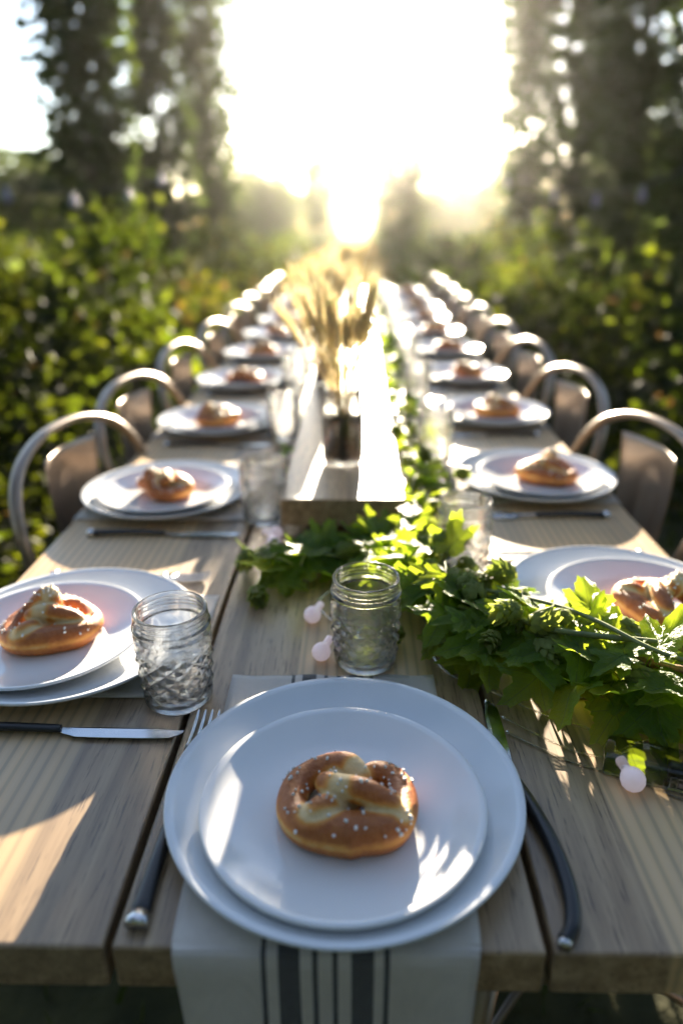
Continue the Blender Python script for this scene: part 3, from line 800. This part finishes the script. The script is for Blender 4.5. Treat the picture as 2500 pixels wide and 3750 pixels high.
# knife at the head with a curved black handle
e = empty('table_knife', (.137, .322, TZ), 0, 'knife with a curved black handle right of the front plate', 'knife')
b = MB(); P = spline([(0, 0, .0045), (.009, .013, .0055), (.0135, .038, .0065), (.012, .075, .0065), (.004, .118, .0055), (-.006, .155, .0045), (-.009, .175, .004)], 6)
b.sweep(P, [.0052+.0012*math.sin(i/len(P)*3.1) for i in range(len(P))], 14, sx=.95, sy=.9); b.obj('handle', M_black, e)
b = MB(); b.sweep([(-.0012, -.0035, .0042), (.0008, .0008, .0046)], [.0050, .0054], 12, sx=.95, sy=.85); b.obj('handle_cap', M_steel, e)
bl = link('blade', CM['blade'], e); bl.location = (-.012, .030, 0); bl.rotation_euler = (0, 0, R(-1))
leftY = [.68, 1.135]+[1.135+.465*k for k in range(1, 9)]
rightY = [.752, 1.21]+[1.21+.465*k for k in range(1, 9)]
rz_l = [.35, 2.2, 1.2, 2.9, .4, 1.9, .8, 2.4, 1.1, 3.0]; rz_r = [-1.25, -.5, .3, 1.8, 2.5, .7, 1.4, .2, 2.1, .9]
for k, y in enumerate(leftY):
    wh = '%s left place from the front' % ORD[k]
    dx = random.uniform(-.006, .006) if k > 1 else 0
    setting(-.322+dx, y, (-.343 if k == 0 else -.326+dx), y-.012, 'left', wh, (1 if k < 2 else 2), rz_l[k], pxy=(-.338, .672) if k == 0 else (-.322+dx, y-.012))
    knife(-.398 if k else -.382, y-.158-(.0 if k else -.006), R(-90+(0 if k else -0.5)), 'knife on the near side of the plates, ' + wh, 0, 'table knives')
    fork(-.398, y+.155, R(-90), 'fork on the far side of the plates, ' + wh, 0, 'table forks')
for k, y in enumerate(rightY):
    wh = '%s right place from the front' % ORD[k]
    dx = random.uniform(-.006, .006) if k > 1 else 0
    setting(.322+dx, y, (.341 if k == 0 else .33+dx), y-.012, 'right', wh, (1 if k < 2 else 2), rz_r[k], pxy=(.352, .728) if k == 0 else (.34+dx, y-.012))
    fork(.398, y-.158, R(90), 'fork on the near side of the plates, ' + wh, 0, 'table forks')
    knife(.398, y+.155, R(90), 'knife on the far side of the plates, ' + wh, 0, 'table knives')

# ------------------------------------------------------------------ metal chairs (local: faces +x, back at -x)
def make_chair():
    e = empty('metal_chair', (0, 0, 0))
    hp = [(-.150, .170, .44), (-.165, .190, .55), (-.178, .214, .64), (-.196, .224, .71), (-.216, .210, .780), (-.235, .162, .835), (-.247, .085, .864), (-.250, 0, .872)]
    hp = hp+[(x, -y, z) for x, y, z in reversed(hp[:-1])]
    b = MB(); b.sweep(spline(hp, 8), .0095, 14, up=(1, 0, .25), sx=.75, sy=1.15, sq=.85); b.obj('back_frame', M_gun, e)
    # splat: tapered panel with a raised arched emboss, bowed backwards
    V = []; F = []; nu, nv = 18, 30
    for s in (0, 1):
        for j in range(nv+1):
            t = j/nv; z = .47+(.832-.47)*t; x = -.160-.090*t-.035*math.sin(t*3.14); hw = .064+.026*t
            for i in range(nu+1):
                u = i/nu*2-1
                g1 = math.exp(-((abs(u)-.42)/.10)**2) if .2 < t < .72 else 0
                rr = math.hypot(u/.42, (t-.72)/.16)
                g2 = math.exp(-((rr-1)/.22)**2) if t >= .72 else 0
                off = -.0035*max(g1, g2)
                V.append((x+off-.018*u*u*-1 - (.0016 if s else 0), u*hw, z))
    row = nu+1; of = row*(nv+1)
    for j in range(nv):
        for i in range(nu):
            a = j*row+i; F.append((a, a+1, a+1+row, a+row)); F.append((of+a, of+a+row, of+a+1+row, of+a+1))
    for j in range(nv):
        a = j*row; F.append((a, a+row, of+a+row, of+a)); a += nu; F.append((a, of+a, of+a+row, a+row))
    for i in range(nu):
        F.append((i, of+i, of+i+1, i+1)); a = nv*row+i; F.append((a, a+1, of+a+1, of+a))
    link('back_panel', mesh('back_panel', V, F, M_gun), e)
    b = MB(); b.box(-.17, .18, -.18, .18, .435, .452, .008, None, 3); b.box(-.165, .175, -.175, .175, .40, .434, .004); b.obj('seat', M_gun, e, False, )
    for sx, sy in ((1, 1), (1, -1), (-1, 1), (-1, -1)):
        b = MB(); b.sweep([(sx*.155+.005, sy*.155, .43), (sx*.19+.005*sx, sy*.20, -.02)], [.022, .011], 8, sx=1, sy=.8, sq=.7); b.obj('leg', M_gun, e)
    b = MB(); b.sweep([(-.17, -.17, .26), (.17, .17, .26)], .006, 6); b.sweep([(-.17, .17, .262), (.17, -.17, .262)], .006, 6); b.obj('brace', M_gun, e)
    return e
ch0 = make_chair(); first = True
def chair(x, y, rz, label):
    global first
    c = ch0 if first else copy_tree(ch0); first = False
    c.location = (x, y, 0); c.rotation_euler = (0, 0, rz); c.scale = (1, 1, .984); tag(c, label, 'chair', 'gunmetal chairs along the table'); return c
CLY = [.66, 1.15, 1.54, 2.03, 2.52, 3.05, 3.5, 3.95, 4.42, 4.9]; CRY = [.71, 1.16, 1.63, 2.06, 2.50, 2.98, 3.42, 3.9, 4.4, 4.9]
for k, y in enumerate(CLY):
    if k: chair(-.266+random.uniform(-.006, .006), y, R(-8 if k == 1 else random.uniform(-10, -4)), 'gunmetal chair with a hooped back at the %s place on the left side' % ORD[k])
for k, y in enumerate(CRY):
    chair(.276+random.uniform(-.006, .006)+(.02 if k == 0 else 0), y, R(180+(8 if k == 1 else random.uniform(4, 10))), 'gunmetal chair with a hooped back at the %s place on the right side' % ORD[k])

# ------------------------------------------------------------------ vases of wheat
def vase(x, y, label_j, label_w, label_b, seed):
    rg = random.Random(seed); z0 = TZ+.0665
    out = [(.0001, .003), (.022, .003), (.026, .0005), (.0305, .001), (.0335, .005), (.0345, .012), (.0350, .070), (.0350, .088), (.0335, .096), (.0315, .101), (.0305, .104), (.0318, .106), (.0318, .108), (.0305, .110), (.0305, .114), (.0316, .116), (.0305, .119), (.0305, .122), (.0312, .124), (.0300, .1255), (.0288, .1245),
           (.0284, .102), (.0300, .096), (.0322, .087), (.0322, .012), (.030, .0075), (.0001, .0065)]
    b = MB(); b.lathe(out, 64); o = b.obj('glass_jar', M_glass); o.location = (x, y, z0); tag(o, label_j, 'glass jar')
    bb = MB(); bb.lathe([(.0001, .0075), (.0262, .0080), (.0268, .070), (.020, .078), (.0001, .079)], 24)
    for k in range(230):
        a = k*2.39996; zz = .0105+.066*(k/230); r = .0272+rg.uniform(0, .0006)
        M = Matrix.Translation((r*math.cos(a), r*math.sin(a), zz)) @ Matrix.Rotation(a+1.57, 4, 'Z') @ Matrix.Rotation(rg.uniform(-1, 1), 4, 'Y')
        bb.ball((0, 0, 0), .0050, (1, .62, .68), 8, M)
    for k in range(26):
        a = k*2.4; r = .0245*math.sqrt((k+.5)/26); M = Matrix.Translation((r*math.cos(a), r*math.sin(a), .079)) @ Matrix.Rotation(rg.random()*6, 4, 'Z')
        bb.ball((0, 0, 0), .0055, (1, .65, .65), 8, M)
    o = bb.obj('coffee_beans', M_bean); o.location = (x, y, z0); tag(o, label_b, 'coffee beans', kind='stuff')
    e = empty('wheat_bunch', (x, y, z0), 0, label_w, 'dried wheat')
    for k in range(80):
        st = WH[k % 5]; q = link('wheat_stalk', st, e)
        a = rg.random()*6.28; rr = rg.random()**.5
        q.location = (.012*rr*math.cos(a), .012*rr*math.sin(a), .078)
        tilt = rr*R(9.5)
        if k % 11 == 0: a = math.pi+rg.uniform(-.5, .5); tilt = R(rg.uniform(14, 28))
        q.rotation_euler = Euler((0, tilt, a), 'XYZ'); s = rg.uniform(.66, .95); q.scale = (s, s, s)
def wheat_stalk(seed):
    rg = random.Random(seed); b = MB()
    L = .17+rg.uniform(-.01, .02); bend = rg.uniform(.004, .02)
    P = spline([(0, 0, 0), (bend*.2, 0, L*.5), (bend, 0, L)], 4); b.sweep(P, .0009, 4, up=(0, 1, 0))
    # ear: grains in rows and awns
    for k in range(11):
        t = k/10; z = L+t*.052; x = bend+t*t*.008; a = k*1.57+.4
        for s in (0, 3.14):
            c = Vector((x+.0026*math.cos(a+s), .0026*math.sin(a+s), z))
            b.ball(c, .0021, (1, 1, 2.2), 5)
            tip = c+Vector((math.cos(a+s)*.010, math.sin(a+s)*.010, .030+.012*rg.random()))
            b.add([c+Vector((.00035, 0, 0)), c-Vector((.00035, 0, 0)), c+Vector((0, .0005, 0)), tip], [(0, 1, 3), (1, 2, 3), (2, 0, 3)])
    # a dry blade leaf
    zz = L*.55
    b.add([(0, -.002, zz), (0, .002, zz), (.02, .0025, zz+.035), (.02, -.0025, zz+.035), (.045, 0, zz+.045)], [(0, 1, 2, 3), (3, 2, 4)])
    return b.me('wheat_stalk', M_wheat)
WH = [wheat_stalk(s) for s in range(5)]
vase(-.020, 1.135, 'clear jar of coffee beans standing on the near end of the riser board', 'sunlit bunch of dried wheat rising from the jar on the near riser board', 'dark coffee beans filling the jar on the near riser board', 5)
vase(-.066, 1.76, 'clear jar of coffee beans on the riser board just behind the near wheat jar', 'smaller bunch of dried wheat on the riser board behind the near bunch', 'dark coffee beans in the jar half hidden behind the near wheat', 7)
vase(-.015, 3.2, 'clear jar of coffee beans standing on the second riser board far down the table', 'bunch of dried wheat in the jar on the second, farther riser board', 'dark coffee beans in the far jar on the second riser board', 9)

# ------------------------------------------------------------------ hop garland
def hop_leaf(seed):
    rg = random.Random(seed); n = 56
    lobes = [(90, 1.0, 20), (90-52, .80, 19), (90+52, .80, 19), (90-112, .50, 22), (90+112, .50, 22)]
    if seed % 3 == 1: lobes = [(90, 1.0, 26), (90-60, .66, 24), (90+60, .66, 24), (90-120, .42, 22), (90+120, .42, 22)]
    outl = []
    for i in range(n):
        th = -90+360*(i+.5)/n                  # notch at -90 (stalk)
        r = .0
        for a, l, w in lobes:
            d = (th-a+180) % 360-180
            r = max(r, l*(.40+.60*math.exp(-(d/w)**2)))
        dn = abs((th+90+180) % 360-180); r *= min(1, .30+dn/45)
        r *= 1+(.075 if i % 2 else -.055)*min(1, dn/60)+rg.uniform(-.025, .025)
        outl.append((th, r))
    V = [(0, 0, 0)]; F = []
    cx = rg.uniform(-.15, .15); k1 = rg.uniform(.10, .34); k2 = rg.uniform(-.25, .45); tw = rg.uniform(-.3, .3); ph = rg.random()*6
    def z(x, y): return k1*abs(x)**1.2-k2*(y*y)-.22*k2*x*x+tw*x*y*.5+.055*math.sin(7*x+ph)*math.sin(6*y+ph)-.08*math.cos(11*math.atan2(x, y+.001))*math.hypot(x, y)**2*.5
    for f in (.35, .7, 1.0):
        for th, r in outl:
            rr = r*f*(1 if f == 1 else (1-.0)); x = rr*math.cos(R(th)); y = rr*math.sin(R(th)); V.append((x+cx*y*y*.3, y, z(x, y)))
    for i in range(n):
        j_ = (i+1) % n
        F.append((0, 1+i, 1+j_)); F.append((1+i, 1+n+i, 1+n+j_, 1+j_)); F.append((1+n+i, 1+2*n+i, 1+2*n+j_, 1+n+j_))
    # stalk
    b = MB(); b.sweep([(0, .0, .0), (0, -.22, .01), (.03, -.5, -.04)], [.016, .014, .012], 5, up=(0, 0, 1))
    bv = len(V); V += b.V; F += [tuple(i+bv for i in f) for f in b.F]
    return mesh('hop_leaf', V, F, M_leaf)
HL = [hop_leaf(s) for s in range(10)]
def hop_cone(seed):
    rg = random.Random(seed); V = []; F = []
    Lc = 1.0
    for k in range(34):
        t = (k+.5)/34; a = k*2.4; rad = .36*math.sin(math.pi*min(1, t*.86+.10))**.7*(1 if t < .9 else .7)
        c = Vector((rad*.55*math.cos(a), rad*.55*math.sin(a), -t*Lc*.86)); o = Vector((math.cos(a), math.sin(a), 0)); s = Vector((-math.sin(a), math.cos(a), 0)); dn = Vector((0, 0, -1))
        w = .17+.05*rg.random(); l = .34+.06*rg.random()
        p = [c, c+s*w+o*.10+dn*l*.35, c+o*(.26)+dn*l*.45, c-s*w+o*.10+dn*l*.35, c+s*w*.65+o*.20+dn*l*.75, c-s*w*.65+o*.20+dn*l*.75, c+o*(.24+.10*rg.random())+dn*l*1.12]
        b0 = len(V); V += [tuple(x) for x in p]
        F += [tuple(i+b0 for i in f) for f in ((0, 1, 2), (0, 2, 3), (1, 4, 2), (3, 2, 5), (2, 4, 6), (5, 2, 6))]
    return mesh('hop_cone', V, F, M_cone)
HC = [hop_cone(s) for s in range(4)]
garland = empty('hop_garland', (0, 0, TZ), 0, 'fresh green hop garland with cones winding over the table beside the riser board', 'garland')
main_path = [(.13, 5.1, .02), (.115, 4.2, .025), (.12, 3.3, .025), (.115, 2.6, .025), (.108, 2.0, .025), (.112, 1.55, .03), (.118, 1.25, .03), (.100, 1.03, .035), (.075, .885, .035), (.092, .755, .038), (.150, .665, .036), (.235, .600, .036), (.335, .552, .036), (.46, .515, .034)]
side_path = [(.075, .885, .035), (.02, .86, .03), (-.045, .84, .026), (-.105, .815, .022)]
MP = spline(main_path, 14); SP = spline(side_path, 14)
def bine_tube(path, off, seed, r=.0022):
    rg = random.Random(seed); b = MB(); P = []
    for i, p in enumerate(path):
        t = i*.35+off; P.append(p+Vector((.014*math.sin(t), .010*math.cos(t*.8), .010*math.sin(t*1.3)+.004)))
    b.sweep(P, r, 7); return b
near_i = 9*14-30
for s, (pp, of, r) in enumerate(((MP[near_i:], 0, .0026), (MP[near_i:], 2.2, .0022), (MP[near_i:], 4.2, .0020), (SP, 1, .0022), (MP[:near_i+1], 1, .0022), (MP[:near_i+1], 3.3, .0022))):
    bine_tube(pp, of, s, r).obj('bine', M_stemg, garland)
for off, zz, r in ((1.1, .034, .0030), (3.0, .026, .0026), (5.0, .040, .0022)):
    seg = MP[9*14+4:13*14]; bt = MB()
    bt.sweep([p+Vector((.020*math.sin(i*.16+off), .016*math.cos(i*.13+off), zz*math.sin(math.pi*i/len(seg))**.5)) for i, p in enumerate(seg)], r, 8); bt.obj('bine', M_stemg, garland)
b = MB(); P = [p+Vector((.004, 0, .012)) for p in MP[9*14-6:12*14]]
b.sweep([p+Vector((.001*math.cos(i), 0, .001*math.sin(i))) for i, p in enumerate(P)], .0042, 8); b.obj('twine', M_twine, garland)
def near_pts(path, lo, hi, n):
    seg = path[lo:hi]; return [seg[random.randrange(len(seg))] for _ in range(n)]
def leaf_obj(p, sz, wid, hgt, parent, flat=.55, lst=None):
    ang = random.random()*6.283; rr = random.random()**.6
    off = Vector((math.cos(ang)*wid*rr, math.sin(ang)*wid*rr, random.uniform(-.012, hgt)*(1-.55*rr*rr)))
    c = Vector(p)+off
    tip = Vector((math.cos(ang)+random.uniform(-.6, .6), math.sin(ang)+random.uniform(-.6, .6), random.uniform(-.55, .35))).normalized()
    nrm = Vector((random.uniform(-1, 1)*flat, random.uniform(-1, 1)*flat, 1))
    xa = tip.cross(nrm).normalized(); za = xa.cross(tip)
    M = Matrix((xa, tip, za)).transposed().to_4x4(); M.translation = c; M = M @ Matrix.Scale(sz, 4)
    mm = random.choice(HL)
    zs = [(M @ v.co).z for v in list(mm.vertices)[::3]]; lowest = min(zs)
    if lowest < .002: M.translation.z += .002-lowest
    # keep clear of the riser board and jars
    t = M.translation
    return mm, M
leafs = []
for p in near_pts(MP, 8*14, 13*14, 175): leafs.append(leaf_obj(p, random.uniform(.034, .060), .054, .040, garland))
for p in near_pts(SP, 0, len(SP), 50): leafs.append(leaf_obj(p, random.uniform(.034, .054), .050, .022, garland))
for p in near_pts(MP, 5*14, 8*14, 75): leafs.append(leaf_obj(p, random.uniform(.028, .045), .032, .030, garland))
FARL = []
for p in near_pts(MP, 0, 5*14, 260): FARL.append(leaf_obj(p, random.uniform(.028, .045), .036, .030, garland))
for p in near_pts([Vector((-.135, 1.27, .015)), Vector((-.13, 1.36, .015)), Vector((-.128, 1.75, .015)), Vector((-.13, 2.2, .015))], 0, 4, 24): FARL.append(leaf_obj(p, random.uniform(.02, .03), .018, .015, garland))
def hits(M):
    c = M @ Vector((0, .4, 0)); x, y, z = c
    if -.125 < x < .088 and .94 < y < 2.4 and z < .09: return True
    if -.125 < x < .088 and 2.98 < y < 4.5 and z < .09: return True
    if math.hypot(x-.0115, y-.646) < .052 or math.hypot(x-.146, y-.866) < .045: return True
    if x > .105 and y > .80 and y < 1.0: return True
    if x > .085 and .72 < y < .9 and z > .035: return True
    if math.hypot(x+.009, y-.43) < .142: return True
    if math.hypot(x-.322, y-.752) < .135: return True
    if math.hypot(x-.146, y-1.335) < .03: return True
    return False
for mm, M in leafs:
    if hits(M): continue
    o = link('hop_leaf', mm, garland); o.matrix_basis = M
# a few chosen hero leaves seen sharp at the right
for (x, y, z, a, sz, rx, ry, k) in ((.135, .640, .045, 205, .058, 12, -18, 0), (.215, .600, .062, -60, .055, -25, 12, 3), (.285, .590, .070, 25, .058, 30, -20, 6), (.270, .545, .040, -100, .058, -30, 10, 9),
                                    (.185, .665, .070, 150, .045, 22, 25, 2), (.095, .735, .060, 100, .050, 28, 8, 5), (.33, .535, .035, -75, .055, -28, 0, 7), (.115, .80, .075, 60, .05, 30, -10, 8), (.045, .78, .05, 130, .042, 35, 10, 1), (.24, .655, .075, 85, .045, 25, 5, 4),
                                    (.080, .715, .045, 95, .050, 25, -10, 2), (.108, .700, .032, 170, .050, 15, 20, 6), (.090, .675, .024, -70, .045, -15, 12, 3), (.062, .735, .055, 60, .042, 35, 10, 0), (.125, .655, .022, -100, .052, -18, -10, 7), (.11, .735, .05, 20, .045, 28, 0, 9),
                                    (.175, .585, .040, -140, .050, -25, -15, 8), (.34, .575, .075, 70, .050, 30, 12, 1), (.235, .545, .030, -80, .056, -28, 5, 2), (.315, .50, .024, -95, .052, -22, 8, 4)):
    o = link('hop_leaf', HL[k], garland); o.location = (x, y-.02, z); o.rotation_euler = Euler((R(rx), R(ry), R(a-90)), 'XYZ'); o.scale = (sz,)*3
V = []; F = []
for mm, M in FARL:
    if hits(M): continue
    b0 = len(V); V += [tuple(M @ v.co) for v in mm.vertices]; F += [tuple(i+b0 for i in p.vertices) for p in mm.polygons]
fl = link('leaves', mesh('far_leaves', V, F, leaf_mat('hop_leaf_far', (.03, .085, .012), (.10, .19, .025), (.50, .66, .03), .5, rough=.36)), garland); fl['kind'] = 'stuff'
for p in near_pts(MP, 8*14, 13*14, 60)+near_pts(SP, 0, len(SP), 12)+near_pts(MP, 5*14, 8*14, 12):
    a = random.random()*6.28; rr = random.random()**.5*.056
    c = p+Vector((math.cos(a)*rr, math.sin(a)*rr, random.uniform(.004, .042)))
    if hits(Matrix.Translation(c)): continue
    s = random.uniform(.022, .031); o = link('hop_cone', random.choice(HC), garland)
    c.z = max(c.z, .011)
    o.location = c; o.rotation_euler = (random.uniform(.6, 1.9), 0, random.random()*6.28); o.scale = (s, s, s)

for x, y, z, a, k in ((.052, .662, .020, 40, 0), (-.127, .785, .014, 200, 1), (.280, .535, .022, 10, 2), (.030, .865, .038, 90, 3), (.292, .630, .055, 120, 0), (.205, .60, .06, 60, 1), (.10, .705, .05, 20, 2), (-.03, .855, .03, 300, 0), (.245, .565, .055, 240, 3)):
    o = link('hop_cone', HC[k], garland); o.location = (x, y, z); o.rotation_euler = (R(70 if z > .03 else 85), 0, R(a)); o.scale = (.029, .029, .029)

# ------------------------------------------------------------------ fairy lights and battery case
fl = empty('fairy_lights', (0, 0, TZ), 0, 'fairy lights with frosted round bulbs and clear wire tangled in the hop garland', 'fairy lights')
def wire(pts, r=.0006):
    b = MB(); P = spline(pts, 8)
    for s in (0, math.pi):
        b.sweep([p+Vector((0, .0007*math.sin(i*.6+s), .0007*math.cos(i*.6+s))) for i, p in enumerate(P)], r, 5)
    b.obj('wire', M_plast, fl)
bb = MB(); bb.lathe([(.0001, .0205), (.0040, .0203), (.0043, .0195), (.0043, .0115), (.0048, .0093), (.0072, .0074), (.0092, .0045), (.0103, 0), (.0095, -.0040), (.0070, -.0076), (.0036, -.0098), (.0001, -.0104)], 36)
ME_bulb = bb.me('frosted_bulb', M_bulb)
def fbulb(x, y, rx, rz, z=.0108):
    o = link('bulb', ME_bulb, fl); o.location = (x, y, z); o.rotation_euler = Euler((R(rx), 0, R(rz)), 'XYZ')
fbulb(.231, .462, -78, 14); fbulb(-.050, .726, -75, -30); fbulb(-.036, .648, -70, -28)
fbulb(.118, .985, -70, 60); fbulb(-.118, .965, -80, 100); fbulb(-.118, .93, -80, 20)
fbulb(.30, .500, -80, -120, .02); fbulb(.06, .83, -60, 20, .02); fbulb(.36, .49, -80, 60); fbulb(.19, .78, -80, 60)
wire([(.14, .55, .004), (.18, .515, .003), (.205, .50, .003), (.228, .492, .010), (.26, .505, .016), (.30, .512, .014), (.36, .52, .012)])
wire([(.13, .585, .010), (.175, .545, .012), (.205, .522, .016), (.226, .505, .017), (.2275, .494, .014)])
wire([(.14, .53, .003), (.185, .495, .0016), (.222, .478, .0016), (.26, .455, .0016), (.292, .43, .0016), (.33, .39, .0016)])
wire([(-.046, .757, .011), (-.02, .80, .012), (.02, .84, .02), (.08, .88, .03), (.118, .97, .012)])
wire([(-.032, .676, .011), (-.01, .69, .006), (-.0, .70, .005), (-.03, .73, .003), (-.048, .755, .009)])
wire([(.10, .70, .004), (.085, .66, .002), (.10, .62, .002), (.13, .60, .003)])
wire([(.118, 1.0, .01), (.11, 1.2, .03), (.12, 1.6, .03), (.11, 2.1, .03), (.12, 2.9, .03)])
wire([(.0, .87, .02), (-.06, .92, .004), (-.10, .96, .003), (-.118, .95, .008)])
# clear battery case
Mb = Matrix.Translation((.285, .470, .0005)) @ Matrix.Rotation(R(-19), 4, 'Z')
b = MB(); b.box(-.072, .095, -.017, .017, .0, .0195, .004, Mb, 3); b.obj('battery_case', M_plast, fl)
b = MB()
for x in (-.058, -.02, .03): b.box(x, x+.006, -.0195, -.0172, .004, .0160, .0008, Mb, 1)
b.box(-.058, .02, -.0195, -.0174, .0025, .0045, .0004, Mb, 1)
b.obj('case_rib', M_plast, fl)
b = MB()
Mr = Mb @ Matrix.Translation((0, .0, .0095)) @ Matrix.Rotation(R(90), 4, 'Y')
b.lathe([(.0001, -.020), (.0068, -.0198), (.007, -.019), (.007, .085), (.0001, .086)], 20, Mr); b.obj('battery', M_black, fl)

# ------------------------------------------------------------------ sunlit air
def haze():
    b = MB(); b.box(-158, 158, -150, 166, -1.2, 8.0)
    m, nt, p, out = mat('air'); nt.nodes.remove(p)
    v = N(nt, 'VolumePrincipled'); v.inputs['Color'].default_value = (1.0, .97, .92, 1); v.inputs['Density'].default_value = HZ
    v.inputs['Anisotropy'].default_value = .90
    nt.links.new(v.outputs[0], out.inputs['Volume'])
    o = b.obj('haze', m, None, False); tag(o, kind='stuff')
HZ = .0004
haze()
